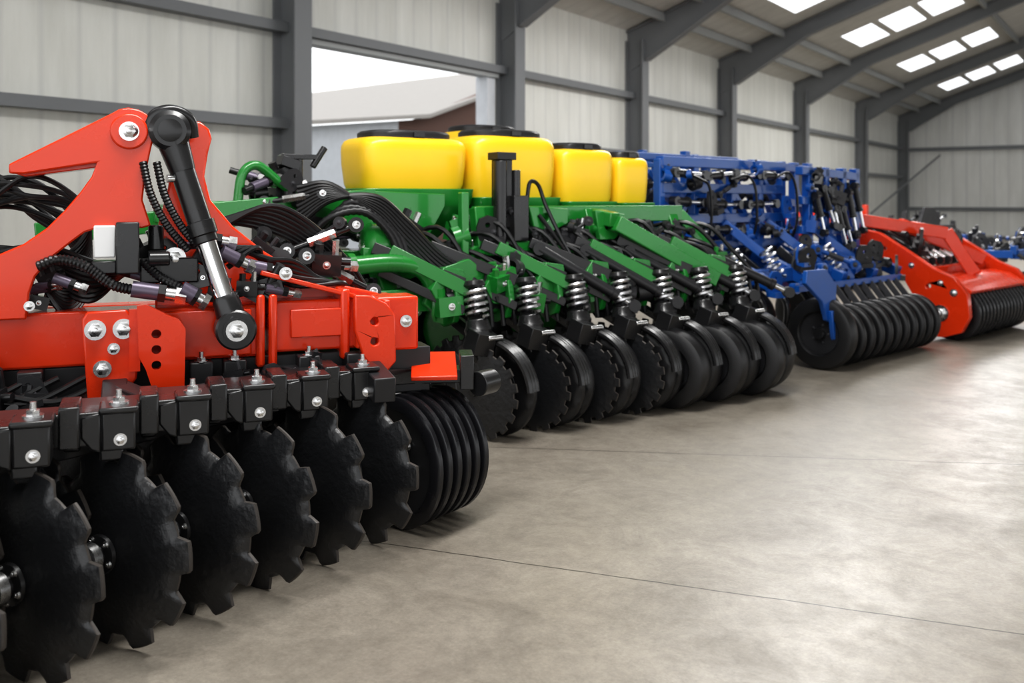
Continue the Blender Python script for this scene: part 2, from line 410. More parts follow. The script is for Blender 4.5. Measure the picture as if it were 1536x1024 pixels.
g=G(); g.box((1.2,-.002,.880),(.24,.02,.12),RED); make('reinforcement_plate',g,hr,bevel=.006)
g=G()
g.plate([(.283,.945),(.30,.975),(.44,.978),(.465,.95),(.49,.87),(.478,.71),(.40,.60),(.36,.565),(.325,.57),(.305,.61),(.293,.776)],-.115,-.075,RED)
g.box((.38,-.04,.86),(.16,.08,.18),RED)
make('clamp_bracket',g,hr,bevel=.008)
g=G()
g.plate([(.478,.995),(.51,1.0),(.571,.965),(.632,.934),(.655,.90),(.65,.66),(.63,.615),(.597,.60),(.56,.625),(.534,.672),(.51,.75),(.485,.80)],-.165,-.125,RED,holes=[(.548,.885,.018),(.548,.825,.018),(.548,.765,.018)])
g.box((.47,-.06,.86),(.04,.14,.24),RED); g.box((.61,-.06,.86),(.03,.14,.12),RED)
make('hole_bracket',g,hr,bevel=.007)
g=G()
g.plate([(1.335,1.0),(1.40,.995),(1.47,.96),(1.51,.91),(1.515,.71),(1.46,.65),(1.42,.67),(1.37,.74),(1.335,.85)],-.09,-.05,RED,holes=[(1.42,.885,.017),(1.42,.80,.017)])
g.box((1.36,-.02,.87),(.03,.10,.2),RED); g.box((1.48,-.02,.87),(.03,.10,.2),RED)
make('hole_bracket',g,hr,bevel=.007)
tw=[(.03,1.50),(.03,1.535),(.386,1.737),(.415,1.755),(.447,1.762),(.485,1.755),(.515,1.738),(.538,1.70),(.545,1.66),(.53,1.60),(.51,1.50),(.50,1.40),(.53,1.30),(.50,1.29),(.42,1.29),(.35,1.295),(.29,1.275),(.24,1.235),(.17,1.175),(.12,1.11),(.10,1.05),(.09,.95),(-.07,.95),(-.10,1.14),(-.03,1.185),(.08,1.235),(.16,1.295),(.22,1.36),(.275,1.43),(.315,1.49),(.335,1.545),(.08,1.498)]
g=G(); g.plate(tw,-.065,-.005,RED); 
g.lathe([(0,.070),(.014,.070)],RED,(.45,-.065,1.668),(0,-1,0),n=32)
make('tower_plate',g,hr,bevel=.009)
tw2=[(.64,1.72),(.68,1.735),(.73,1.73),(.765,1.70),(.775,1.66),(.76,1.60),(.745,1.50),(.77,1.40),(.86,1.29),(.99,1.18),(1.16,1.07),(1.34,1.02),(1.5,.98),(1.5,.90),(.55,.90),(.55,1.25),(.60,1.45),(.62,1.60),(.62,1.70)]
g=G(); g.plate(tw2,.15,.20,RED); make('tower_plate',g,hr,bevel=.009)
g=G(); g.beam((.10,.06,1.545),(.46,.07,1.735),.18,.02,RED); make('tower_gusset',g,hr,bevel=.005,label='red top web joining the tower plates')
g=G(); g.plate([(.03,1.505),(.34,1.55),(.345,1.53),(.08,1.49)],-.005,.14,RED); make('tower_gusset',g,hr,bevel=.004,label='red lower web of the folded tower arm')
g=G(); g.beam((.95,.06,1.10),(1.35,.09,.985),.20,.02,RED); make('tower_gusset',g,hr,bevel=.005)
g=G(); g.cyl((.45,-.08,1.668),(.72,.22,1.67),.028,ZINC); g.bolt((.45,-.078,1.668),f,.025)
make('tower_pin',g,hr,label='zinc plated pivot pin and bolt')
for (x,y,z,r) in ((.33,-.115,.905,.026),(.43,-.115,.905,.026),(.395,-.115,.83,.015),(.355,-.115,.755,.022),(.60,-.165,.64,.011),(1.575,-.021,.872,.018),(.62,.0,1.165,.03),(-.1,-.015,.88,.02),(.10,-.065,1.0,.013)):
    g=G(); g.bolt((0,0,0),f,r); make('hex_bolt',g,frame,loc=(x,y,z),label='zinc hex bolt with washer')
# hydraulic cylinder
u0=Vector((.600,-.03,1.675)); u1=Vector((.845,-.12,.885))
g=G(); dd=(u1-u0).normalized()
g.lathe([(-.065,.062),(-.05,.080),(.05,.080),(.065,.062)],BLK,u0,(0,-1,0),n=32)
g.lathe([(0,.045),(.012,.045),(.016,.03)],BLK,u0+Vector((0,-.065,0)),(0,-1,0),n=24)
g.tube([u0,u0+dd*.06,u0+dd*.13,u0+dd*.17],.05,BLK,20,lambda i:(.066,.060,.054,.050)[i])
g.tube(spline([u0+Vector((-.085,-.02,.0)),u0+Vector((-.055,-.02,.062)),u0+Vector((.01,-.02,.082)),u0+Vector((.075,.0,.05)),u0+Vector((.09,.02,-.02))],6),.024,BLK,10)
a=u0+dd*.15; b=u0+dd*.42
g.cyl(a,b,.048,BLK,n=28); g.lathe([(0,.048),(.004,.057),(.055,.057),(.06,.049),(.085,.049),(.09,.044)],BLK,b-dd*.04,dd,n=28)
g.cyl(a+dd*.05,a+dd*.05+Vector((-.07,-.02,0)),.016,ZINC,n=12)
hc=make('hydraulic_cylinder',g,hr,label='black hydraulic top cylinder with chrome rod')
g=G(); g.cyl(b,u1-dd*.10,.039,CHR,n=28); make('piston_rod',g,hc,label='polished chrome rod')
g=G(); g.tube([u1-dd*.14,u1-dd*.12,u1-dd*.06,u1],.04,BLK,20,lambda i:(.044,.053,.056,.060)[i])
g.lathe([(-.05,.072),(-.042,.080),(.042,.080),(.05,.072)],BLK,u1,(0,-1,0),n=32)
g.lathe([(0,.052),(.012,.052)],BLK,u1+Vector((0,-.05,0)),(0,-1,0),n=24)
make('rod_eye',g,hc); g=G(); g.bolt(u1+Vector((-.0,-.06,0)),f,.028); make('hex_bolt',g,hc)
g=G(); g.box((.445,-.06,1.215),(.085,.12,.20),BLK); g.box((.36,-.04,1.14),(.09,.1,.05),BLK); g.box((.60,.02,1.12),(.22,.12,.10),BLK)
g.cyl((.52,-.08,1.17),(.60,-.08,1.17),.028,BLK); g.cyl((.55,0,1.2),(.55,0,1.3),.03,BLK)
make('valve_block',g,hr,bevel=.006,label='black hydraulic valve block')
g=G(); g.box((.362,-.045,1.24),(.078,.09,.125),WHT); make('reservoir',g,hr,bevel=.006,label='small white plastic reservoir cap')
def hose_part(parent,fn,name='hydraulic_hose',label=None):
    g=G(); fn(g); return make(name,g,parent,label=label)
for k in range(17):
    o=k*.015
    hose_part(hr,lambda g:g.hose([(-.35,.25+o,1.28+R(-.10,.10)),(-.1,.2+o,1.45+R(-.10,.07)),(.08,.15+o,1.50-o*.6+R(-.07,.03)),(.24,.12+o,1.42-o),(.30,.1+o,1.30-o),(.22,.1,1.18-o),(.10,.12,1.12)],.0105,HOSE))
for k in range(9):
    hose_part(hr,lambda g:g.hose([(-.35,.1,1.14+k*.02),(-.1,.08+k*.02,1.20+R(-.03,.03)),(.12,.06+k*.02,1.22-k*.015),(.30,.06,1.16-k*.02),(.45,.05+k*.02,1.10),(.65,.1,1.05)],.0125,HOSE))
for k in range(2):
    o=k*.05
    hose_part(hr,lambda g:g.rib([(.50+o,-.08,1.55),(.53+o,-.09,1.42),(.59+o,-.08,1.30),(.67+o,-.05,1.20)],.017,HOSE),label='ribbed black spiral guard hose')
hose_part(hr,lambda g:g.rib([(.13,-.09,1.15),(.20,-.10,1.175),(.29,-.10,1.15),(.39,-.10,1.075),(.47,-.09,1.05)],.022,HOSE),label='ribbed black spiral guard hose')
hose_part(hr,lambda g:g.rib([(.50,-.05,1.16),(.56,-.07,1.10),(.64,-.08,1.05),(.70,-.08,1.0)],.019,HOSE))
for a,b,r in (((.46,-.09,1.055),(.66,-.10,1.02),.032),((.64,-.10,1.05),(.74,-.10,.99),.034),((.70,.0,1.25),(.86,.02,1.22),.028),((.80,-.02,1.19),(.93,.0,1.12),.028),((.90,0,1.13),(1.06,.02,1.09),.03),((.18,.0,1.10),(.30,-.02,1.05),.022)):
    g=G(); fit(g,a,b,r); make('hose_fitting',g,hr,label='grey and zinc hydraulic hose coupling')
for k in range(6):
    hose_part(hr,lambda g:g.hose([(.68+k*.03,.05,1.22-k*.02),(.85+k*.02,.06,1.20),(1.0,.08+k*.02,1.15-k*.01),(1.12,.12,1.13-k*.02),(1.24+k*.02,.16,1.03),(1.3,.3,.95)],.012,HOSE))
for k in range(7):
    hose_part(hr,lambda g:g.hose([(.60+k*.03,.35,1.25),(.85+k*.03,.38,1.30+k*.012),(1.10+k*.02,.40,1.24+k*.01),(1.30+k*.02,.42,1.10),(1.42+k*.02,.45,.92)],.013,HOSE))
random.seed(31)
clutter(hr,13,((.52,.80),(-.02,.10),(1.0,1.22)),('coupling','valve_block','bracket','link_rod'),(BLK,BLK2),(.6,1.0))
clutter(hr,6,((.80,1.05),(-.02,.08),(1.0,1.10)),('coupling','valve_block','link_rod'),(BLK,BLK2),(.6,1.0))
clutter(hr,10,((.85,1.35),(.30,.42),(1.05,1.24)),('coupling','valve_block','link_rod','bracket'),(BLK,BLK2),(.9,1.4))
clutter(hr,8,((-.25,.2),(.0,.12),(.98,1.1)),('coupling','valve_block'),(BLK,BLK2),(.6,.9))
g=G(); g.bolt((1.055,-.04,1.095),f,.018); g.cyl((.97,.02,1.0),(1.04,-.02,1.13),.022,BLK); make('link_rod',g,hr)
g=G()
g.box((.45,.10,.65),(2.5,.16,.20),BLK2)
for x in (-.3,.1,.72,.85,1.15,1.35): g.box((x,.0,.70),(.09,.14,.10),BLK2)
make('sub_frame',g,hr,bevel=.007,label='black sub-frame bolted under the red beam')
for x in (.72,.85,1.15):
    g=G(); g.bolt((x,-.045,.75),(0,0,1),.018); g.cyl((x,-.045,.75),(x,-.045,.79),.009,ZINC); make('hex_bolt',g,hr)
clutter(hr,12,((-.4,.25),(-.12,-.02),(.62,.72)),('clamp','valve_block','bracket'),(BLK2,),(.8,1.2),.3)
clutter(hr,8,((.7,1.3),(-.10,-.04),(.62,.70)),('clamp','valve_block','bracket'),(BLK2,),(.7,1.0),.3)
for k in range(4):
    hose_part(hr,lambda g:g.hose([(-.5+.1*k,-.06,.74),(-.3+.1*k,-.10,.68),(-.1+.1*k,-.10,.64),(.1+.1*k,-.06,.72)],.013,HOSE))
# disc gangs
random.seed(12)
tilt=[8,7,9,6,2,0,-2]
for row in (0,1,2):
    for k in range(7 if row==0 else 6):
        X=(-2.73,-3.02,-3.40)[row]; Y=1.26+.28*k+(0,.14,.05)[row]
        lx,ly=toL(X,Y)
        wrot=math.radians(-AROT)
        d=make('disc_blade',None,hr,loc=(lx,ly,.307),mesh=BLADE,label='notched dished black steel disc')
        d.rotation_euler=(Matrix.Rotation(wrot+math.radians(tilt[k] if row==0 else 12),4,'Z')@Matrix.Rotation(R(0,6.28),4,'Y')).to_euler()
        h=make('hub',None,d,loc=(0,-.055,0),mesh=HUB,label='black hub with bright steel collar')
        ax,ay=toL(X-.02,Y+.07)
        g=G(); 
        p=[Vector((ax,ay,.30)),Vector((ax-.02,ay+.05,.40)),Vector((ax-.02,ay+.10,.52)),Vector((lx-.02,ly+.07,.64))]
        g.tube(spline(p,8),.024,BLK,10); hx,hy=toL(X,Y+.01); g.cyl((hx,hy,.303),(ax,ay,.303),.045,BLK)
        make('disc_arm',g,hr)
        if row==0:
            zc=.705-.009*k
            g=G(); g.box((0,0,-.005),(.10,.12,.12),BLK); g.box((-.02,.0,-.08),(.07,.08,.04),BLK)
            g.box((-.215,.02,.005),(.36,.14,.105),BLK); g.box((-.14,.0,.02),(.06,.18,.13),BLK); g.box((-.37,.0,-.01),(.05,.18,.14),BLK); g.box((0.0,-.01,.062),(.115,.13,.02),BLK)
            g.plate([(-.11,.045),(-.05,.055),(-.05,-.07),(-.08,-.06),(-.11,-.02)],-.055,.0,BLK)
            m=make('arm_mount',g,hr,loc=(lx+.01,ly+.02,zc),bevel=.007,label='black cast clamp carrying one disc arm')
            for (bx,by,bz,r) in ((.005,-.061,-.03,.013),(-.25,-.051,-.005,.012)):
                g=G(); g.bolt((bx,by,bz),f,r); make('hex_bolt',g,m)
            g=G(); g.bolt((.0,-.0,.072),(0,0,1),.020); g.cyl((.0,0,.07),(0,0,.115),.009,ZINC); make('hex_bolt',g,m)
p0=toL(-3.0,1.0); p1=toL(-3.0,3.1)
g=G(); g.beam((p0[0],p0[1],.64),(p1[0],p1[1],.62),.14,.14,BLK2)
for Y in (1.4,2.1,2.8):
    a=toL(-2.86,Y); b=toL(-3.6,Y+.2); g.beam((a[0],a[1],.66),(b[0],b[1],.66),.08,.09,BLK2)
for x in (.4,1.4): g.beam((x,.05,.68),(x,-.35,.64),.09,.1,BLK2)
make('gang_beam',g,hr,bevel=.006,label='black square gang beams under the red frame')
# ring roller
Yr=3.15
for k in range(6):
    lx,ly=toL(-2.72,Yr+.064*k)
    g=G(); w=.018
    g.lathe([(-w,.225),(-w,.268),(-w*.5,.280),(w*.5,.280),(w,.268),(w,.225)],RING,n=60,closed=True)
    g.lathe([(-.005,.04),(-.005,.23),(.005,.23),(.005,.04)],BLK2,n=40,closed=True)
    g.lathe([(-.029,.06),(.029,.06)],BLK,n=20)
    rg=make('roller_ring',g,hr,loc=(lx,ly,.279),rot=(0,0,math.radians(-AROT-8)),label='black steel packer ring')
    if k==0:
        for j in range(8):
            a=j*math.pi/4; g=G(); g.bolt((.12*math.cos(a),-.01,.12*math.sin(a)),f,.012); make('hex_bolt',g,rg)
g=G(); a=toL(-2.70,3.38); g.box((a[0],a[1],.662),(.20,.28,.02),RED,rot=(.24,0,math.radians(-16))); make('roller_cover',g,hr,bevel=.004,label='flat red guard plate')
g=G(); g.box((a[0],a[1]+.05,.615),(.30,.12,.06),BLK,rot=(0,0,math.radians(-16)))
g.box((a[0]+.145,a[1]-.02,.640),(.06,.18,.15),BLK,rot=(0,0,math.radians(-16))); g.cyl((a[0]+.17,a[1]-.10,.585),(a[0]+.26,a[1]-.04,.585),.055,BLK)
a=toL(-2.72,3.10); b=toL(-2.72,3.55); g.cyl((a[0],a[1],.279),(b[0],b[1],.279),.03,BLK)
a=toL(-2.85,3.1); b=toL(-2.75,3.55); g.beam((a[0],a[1],.64),(b[0],b[1],.60),.1,.07,BLK)
a2=toL(-2.72,3.56); g.beam((b[0],b[1],.66),(a2[0],a2[1],.27),.05,.03,BLK)
make('roller_bracket',g,hr,bevel=.004)
# ------------------------------------------------------------------ GREEN SEED DRILL
gs=root('seed_drill','green seed drill with yellow tanks and sprung black row units','farm implement',(-3.30,4.67,0),70)
def tank(cx,cy,l,w,z0,z1):
    h=z1-z0; g=G()
    g.loft([(0,0,l*.40,w*.40,0),(0,0,l*.455,w*.45,.012),(0,0,l*.475,w*.475,.05),(0,0,l*.495,w*.495,h*.5),(0,0,l*.5,w*.5,h*.76),(0,0,l*.495,w*.495,h*.86),(0,0,l*.475,w*.475,h*.94),(0,0,l*.44,w*.43,h*.985),(0,0,l*.40,w*.38,h)],YEL,e=5,n=72)
    t=make('hopper_tank',g,gs,loc=(cx,cy,z0),label='yellow moulded plastic hopper tank',ang=40)
    g=G(); g.loft([(0,0,l*.37,w*.38,-.01),(0,0,l*.39,w*.40,.0),(0,0,l*.39,w*.40,.03),(0,0,l*.365,w*.38,.045),(0,0,l*.33,w*.34,.05)],BLK2,e=3.2,n=48); g.box((0,-w*.40,.02),(.08,.03,.03),BLK)
    make('tank_lid',g,t,loc=(0,0,h),label='black hinged tank lid')
tank(-.02,1.0,.80,.48,1.455,1.81); tank(.78,1.02,.76,.50,1.39,1.85); tank(1.46,1.02,.54,.46,1.37,1.78); tank(1.93,1.04,.36,.46,1.36,1.73); tank(1.10,1.72,.66,.5,1.50,1.94)
for (cx,l,zt) in ((-.02,.84,1.475),(.80,.72,1.42),(1.46,.5,1.39),(1.93,.34,1.38)):
    g=G(); g.loft([(0,0,.09,.09,zt-.52),(0,0,.12,.11,zt-.42),(0,0,l*.49,.26,zt-.12),(0,0,l*.50,.27,zt-.10),(0,0,l*.52,.28,zt)],GRN,e=8,n=48)
    g.cyl((0,0,zt-.62),(0,0,zt-.5),.07,BLK); g.cyl((-.12,0,zt-.6),(.12,0,zt-.6),.05,BLK)
    make('seed_hopper',g,gs,loc=(cx,1.02,0),bevel=.006,label='green sheet metal funnel below a tank',ang=30)
g=G()
def T(p,q,w=.09,h=.09,m=GRN): g.beam(p,q,w,h,m)
T((-.75,.38,.80),(2.6,.38,.80),.13,.14); T((-1.5,.75,1.33),(-.5,.75,1.33),.1,.13); T((-1.5,1.3,1.33),(-.5,1.3,1.33),.1,.12)
T((-1.5,.72,1.33),(-1.5,1.35,1.33)); T((-1.0,.72,1.33),(-1.0,1.35,1.33))
T((.30,.62,1.30),(2.2,.62,1.30),.10,.12); T((.30,1.4,1.30),(1.6,1.4,1.30),.08,.10); T((-.7,.72,1.05),(.2,.62,1.0),.1,.1)
T((.30,.60,1.35),(.30,.50,.82),.08,.08); T((1.25,.6,1.33),(1.25,.45,.82),.09,.09); T((2.1,.62,1.30),(2.1,.45,.82),.09,.09)
T((.1,.45,1.45),(.1,.45,.95),.055,.055); T((-.45,.7,1.15),(-.45,.40,.8),.1,.1)
T((1.30,.35,1.24),(2.1,.15,.82),.10,.11); T((1.30,.35,1.26),(1.30,.62,1.30),.09,.10)
T((.30,.5,1.08),(1.25,.5,1.08),.08,.09); T((-1.4,.75,1.3),(-1.0,.75,.9),.08,.08); T((-1.0,.75,.9),(-.3,.45,.85),.1,.1)
T((-1.7,.8,1.28),(-2.3,.9,1.22),.10,.12); T((2.2,.62,1.3),(2.5,.4,.9),.09,.09); T((.1,.75,.95),(.1,1.8,.95),.1,.1);T((1.5,.75,.95),(1.5,1.8,.95),.1,.1)
T((-.6,1.8,.95),(1.6,1.8,.95),.12,.12)
gf=make('frame',g,gs,bevel=.008,label='green welded tube frame')
g=G(); g.hose([(-1.28,.70,1.38),(-1.25,.70,1.55),(-1.16,.70,1.60),(-1.02,.70,1.50),(-.88,.70,1.42)],.028,GRN,n=12); make('grab_rail',g,gs)
for poly,y,hl in (([(-1.75,1.36),(-1.05,1.42),(-.98,1.30),(-1.5,1.22),(-1.75,1.28)],.66,[]),([(-.62,1.12),(-.1,1.10),(-.05,1.0),(-.3,.92),(-.62,.98)],.42,[]),([(.66,1.36),(1.00,1.34),(1.0,1.24),(.85,1.18),(.7,1.22)],.50,[(.8,1.28,.03)]),([(1.18,1.33),(1.46,1.30),(1.46,1.20),(1.36,1.12),(1.22,1.12)],.42,[(1.3,1.22,.03)]),
    ([(-.30,.78),(-.22,.98),(.02,1.04),(.14,.96),(.12,.80),(.0,.72),(-.2,.70)],.26,[(-.1,.9,.025)]),([(-.85,1.44),(-.45,1.47),(-.40,1.36),(-.2,1.12),(-.35,1.08),(-.6,1.25),(-.85,1.3)],.60,[]),([(-.50,1.46),(.12,1.44),(.12,1.36),(-.02,1.14),(-.12,1.10),(-.22,1.12),(-.40,1.32)],.70,[])):
    g=G(); g.plate(poly,y,y+.04,GRN,holes=hl); make('side_panel',g,gs,bevel=.006,label='green pressed steel panel')
g=G(); g.lathe([(-.16,.05),(-.15,.10),(-.11,.135),(.11,.135),(.15,.10),(.16,.05)],GRN,(-.42,.50,1.13),(1,-.2,0),n=32); make('fan_housing',g,gs,label='rounded green fan housing below the tank')
g=G(); g.hose([(-.75,.35,1.02),(-.5,.32,1.03),(-.33,.3,1.0),(-.25,.28,.92),(-.22,.3,.80)],.055,GRN,n=16); g.lathe([(-.02,.075),(.02,.075)],GRN,(-.75,.35,1.02),(1,0,0)); make('air_duct',g,gs,label='curved green air duct')
g=G()
g.box((-.85,.95,1.30),(.35,.4,.35),BLK2); g.cyl((-.95,.72,1.42),(-.95,.72,1.56),.05,BLK); g.cyl((-.8,.75,1.25),(-.8,.6,1.25),.11,BLK,n=24)
g.box((-.88,.75,1.66),(.22,.05,.03),BLK); g.box((-.95,.75,1.62),(.12,.1,.06),BLK,rot=(0,.3,0)); g.cyl((-.8,.74,1.60),(-.72,.74,1.72),.02,BLK)
g.cyl((-.88,.75,1.45),(-.88,.75,1.66),.02,BLK)
make('drive_unit',g,gs,bevel=.003,label='black fan drive unit')
g=G(); g.box((.75,1.05,.92),(2.8,.5,.30),BLK2); g.box((-.75,1.1,.75),(1.0,.8,.5),BLK2); make('metering_unit',g,gs,bevel=.02,label='black seed metering box below the hoppers')
prof=lambda w,r:[(-w*.30,r*.55),(-w*.5,r*.62),(-w*.5,r*.86),(-w*.42,r*.95),(-w*.22,r*.99),(0,r),(w*.22,r*.99),(w*.42,r*.95),(w*.5,r*.86),(w*.5,r*.62),(w*.30,r*.55)]
g=G()
g.lathe(prof(.28,.42),RUB,n=60,closed=True); g.lathe([(-.06,.06),(-.05,.24),(.05,.24),(.06,.06)],GRN,n=32)
TT=finish_mesh('transport_wheel',g)
for p in ((-.75,1.0),(.7,1.55),(1.5,1.5)): make('transport_wheel',None,gs,loc=(p[0],p[1],.42),rot=(0,0,math.radians(-70)),mesh=TT,label='black transport tyre with green rim')
random.seed(41)
clutter(gs,34,((-1.15,-.5),(.60,.85),lambda x:(1.05,1.60 if x<-.72 else 1.35)),('coupling','valve_block','bracket','link_rod','clamp'),(BLK,BLK,BLK2,DKG),(.8,1.5))
clutter(gs,60,((-.5,2.4),(.46,.72),lambda x:(.74,1.22-.05*max(0,x))),('coupling','valve_block','bracket','link_rod','clamp'),(BLK,BLK2,BLK2,GRN),(.9,1.7))
clutter(gs,20,((.55,2.1),(.48,.58),(1.08,1.26)),('valve_block','bracket','link_rod','clamp'),(BLK2,BLK2,DKG),(.9,1.4))
clutter(gs,34,((-.3,2.4),(.18,.32),(.70,.98)),('bracket','clamp','valve_block'),(GRN,BLK2,BLK2),(1.0,1.6),.4)
g=G()
g.box((.47,.55,1.45),(.10,.10,.46),BLK); g.cyl((.42,.50,1.1),(.42,.50,1.66),.045,BLK); g.cyl((.55,.50,1.15),(.55,.50,1.60),.03,BLK); g.box((.45,.52,1.69),(.15,.12,.05),BLK2); g.box((.56,.5,1.28),(.12,.1,.3),BLK)
make('support_column',g,gs,bevel=.004,label='black upright column with pipes')
g=G()
g.hose([(.64,.5,1.40),(.66,.49,1.52),(.73,.49,1.50),(.78,.47,1.36),(.86,.40,1.14),(.96,.32,.92)],.014,BLK)
g.hose([(.74,.5,1.30),(.80,.45,1.20),(.88,.38,1.05),(.94,.34,.95)],.014,BLK)
make('guard_rail',g,gs,label='thin bent black guard rail')
for k in range(9):
    o=k*.028
    hose_part(gs,lambda g:g.hose([(-.95,.62,1.25+o),(-.78,.52,1.42+o*.4-.02),(-.55,.40,1.42-o*.6),(-.38,.34,1.28-o),(-.18,.30,1.08-o*.9),(.0,.28,.97-o*.6),(.22,.34,.86)],.017,HOSE),'seed_hose','thick black seed delivery hose')
for k in range(3):
    hose_part(gs,lambda g:g.rib([(-.92+k*.06,.58,1.15),(-.80+k*.05,.48,1.30+k*.04),(-.62+k*.03,.42,1.33),(-.48+k*.03,.36,1.2),(-.42+k*.03,.33,1.02)],.026,HOSE,pitch=.03),'seed_hose')
for k in range(30):
    x=-.1+k*.086
    hose_part(gs,lambda g:g.hose([(x-.25,.85,1.08+R(-.05,.1)),(x-.05,.50,1.18+R(-.12,.08)),(x+.10,.32,1.0+R(-.05,.05)),(x+.22,.22,.82),(x+.25,.2,.62)],.016,HOSE,res=6),'seed_hose')
for k in range(5):
    x=.62+.40*k
    g=G(); g.ram((x,.34,1.08-k*.02),(x+.55,.02,.70),.036,BLK2,.8); make('hydraulic_cylinder',g,gs,label='long black tube downforce cylinder')
random.seed(5)
axd=Vector((.94,.342,0)); arot=math.radians(-70); fq=Vector((.342,-.94,0))
def tyre_geo(w,r,lugs):
    g=G(); n=72
    lg=(lambda i,j,rr: rr*(1.0 if (j%6)<3 else .945) if i in (3,7,2,8) else rr) if lugs else None
    g.lathe(prof(w,r),RUB,n=n,closed=True,lug=lg)
    g.lathe([(-w*.2,.05),(-w*.24,r*.30),(-w*.34,r*.56),(w*.34,r*.56),(w*.24,r*.30),(w*.2,.05)],BLK2,n=36)
    g.lathe([(-w*.5,.045),(-w*.45,.05),(w*.45,.05),(w*.5,.045)],BLK,n=20)
    for k in range(5):
        a=k*2*math.pi/5; g.bolt((.075*math.cos(a),-w*.2,.075*math.sin(a)),(0,-1,0),.009,DKG)
    return g
TY_L=finish_mesh('lugged_wheel',tyre_geo(.085,.275,True)); TY_S=finish_mesh('smooth_wheel',tyre_geo(.17,.27,False))
for k in range(7):
    x=-.04+.388*k
    g=G()
    g.tube(spline([(0,.10,.70),(-.03,.05,.62),(-.05,.02,.52),(-.02,0,.40),(0,0,.28)],6),.035,BLK,12,lambda i:.05-.0006*i)
    g.lathe([(0,.078),(.03,.085),(.05,.075),(.09,.065),(.10,.05)],BLK,(0,.07,.60),(0,.15,1),n=24)
    g.lathe([(0,.05),(.02,.070),(.05,.06)],BLK,(.0,.115,.87),(0,.15,1),n=24); g.cyl((0,.1,.66),(0,.13,.9),.03,BLK)
    g.beam((0,.12,.70),(0,.36,.76),.07,.06,BLK); g.beam((0,.12,.58),(0,.36,.66),.05,.05,BLK)
    g.box((.06,.02,.50),(.09,.18,.18),BLK,rot=(.3,0,0)); g.beam((.08,.0,.55),(.12,-.10,.30),.05,.09,BLK)
    g.box((-.06,-.03,.57),(.13,.13,.13),BLK,rot=(.2,.2,0)); g.cyl((-.10,0,.28),(.14,.04,.28),.028,BLK)
    g.cyl((-.05,-.10,.60),(.05,-.10,.60),.016,ZINC,n=8)
    g.beam((-.52,.42,1.12),(-.04,.17,.90),.06,.07,BLK); g.beam((-.50,.38,.98),(-.05,.15,.74),.05,.055,BLK)
    ru=make('row_unit',g,gs,loc=(x,0,0),bevel=.004,label='black cast row unit arm')
    if k%2==0:
        g=G(); g.beam((-.45,.34,1.10),(-.03,.14,.86),.045,.08,GRN); make('link_arm',g,ru,bevel=.004,label='green sloping link arm')
    g=G(); c=Vector((.03,-.01,.275))
    for s in (-.03,.0,.03):
        pts=[c+axd*s+fq*(.30*math.cos(math.radians(a)))+Vector((0,0,.30*math.sin(math.radians(a)))) for a in range(5,135,6)]
        g.tube(pts,.022,BLK,8)
    make('wheel_guard',g,ru,label='curved black guard over the wheels')
    g=G(); g.spring((0,.08,.70),(0,.116,.875),.063,.0125,4.5,SPR); make('coil_spring',g,ru,label='bright steel coil spring')
    g=G(); g.plate([(.18,.70),(.14,.82),(.16,.93),(.24,1.0),(.42,1.0),(.46,.88),(.42,.72),(.30,.66)],-.02,.02,GRN,holes=[(.36,.9,.02)],axis='x'); 
    g.plate([(-.16,.90),(-.07,1.03),(.07,1.01),(.10,.86),(.05,.77),(-.10,.79)],.20,.25,GRN)
    make('hanger_bracket',g,ru,loc=(-.09,0,-.03),bevel=.005,label='green bracket holding the row unit')
    for (bx,bz) in ((-.14,.93),(-.08,.82),(-.06,.92)):
        g=G(); g.bolt((bx,.20,bz-.03),f,.012); make('hex_bolt',g,ru)
    make('coulter_disc',None,ru,loc=(.1,.42,.272),rot=(0,R(0,1),arot),mesh=GDISC,label='toothed black coulter disc')
    if k<4:
        make('coulter_disc',None,ru,loc=(-.06,-.02,.272),rot=(0,R(0,1),arot),mesh=GDISC,label='toothed black coulter disc')
        for s in (.07,.18) if k else (.10,): make('press_wheel',None,ru,loc=(axd.x*s,axd.y*s-.02,.275),rot=(0,R(0,1),arot),mesh=TY_L,label='black lugged wheel')
    else:
        for s in (-.08,.12): make('press_wheel',None,ru,loc=(axd.x*s,axd.y*s-.03,.27),rot=(0,0,arot),mesh=TY_S,label='wide smooth black press wheel')
# ------------------------------------------------------------------ BLUE CULTIVATOR
bc=root('folding_cultivator','blue folding cultivator with tube frame and black tyre roller','farm implement',(-2.33,8.15,0),78)
g=G(); random.seed(3)
def T(p,q,w=.07,h=.07,m=BLU): g.beam(p,q,w,h,m)
XL=-1.1
for n_,y in enumerate((.90,1.40,1.90)):
    zt=(1.72,1.79,1.82)[n_]
    for z in (zt,1.50-.05*n_,1.24+.06*n_,1.00): T((XL+.05*n_,y,z),(.80,y,z+.0),.06 if n_ else .08,.065 if n_ else .085)
    for x in (XL+.16*n_,-.62+.14*n_,-.05,.4-.12*n_,.80): T((x,y,zt+R(.0,.08)),(x,y,.55),.07,.07)
    T((XL,y,1.02),(-.6,y,1.5),.055,.055); T((-.62,y,1.66),(-.1,y,1.26),.05,.05); T((-.05,y,1.5),(.4,y,1.02),.055,.055); T((.4,y,1.68),(.8,y,1.26),.05,.05)
for x in (-.4,.1,.80):
    for z in (1.74,1.24,.9): T((x,.88,z),(x,1.95,z+.04),.05,.05)
T((XL,.88,1.0),(XL,1.95,1.0),.06,.06); T((XL,.88,1.68),(XL+.1,1.9,1.78),.04,.04)
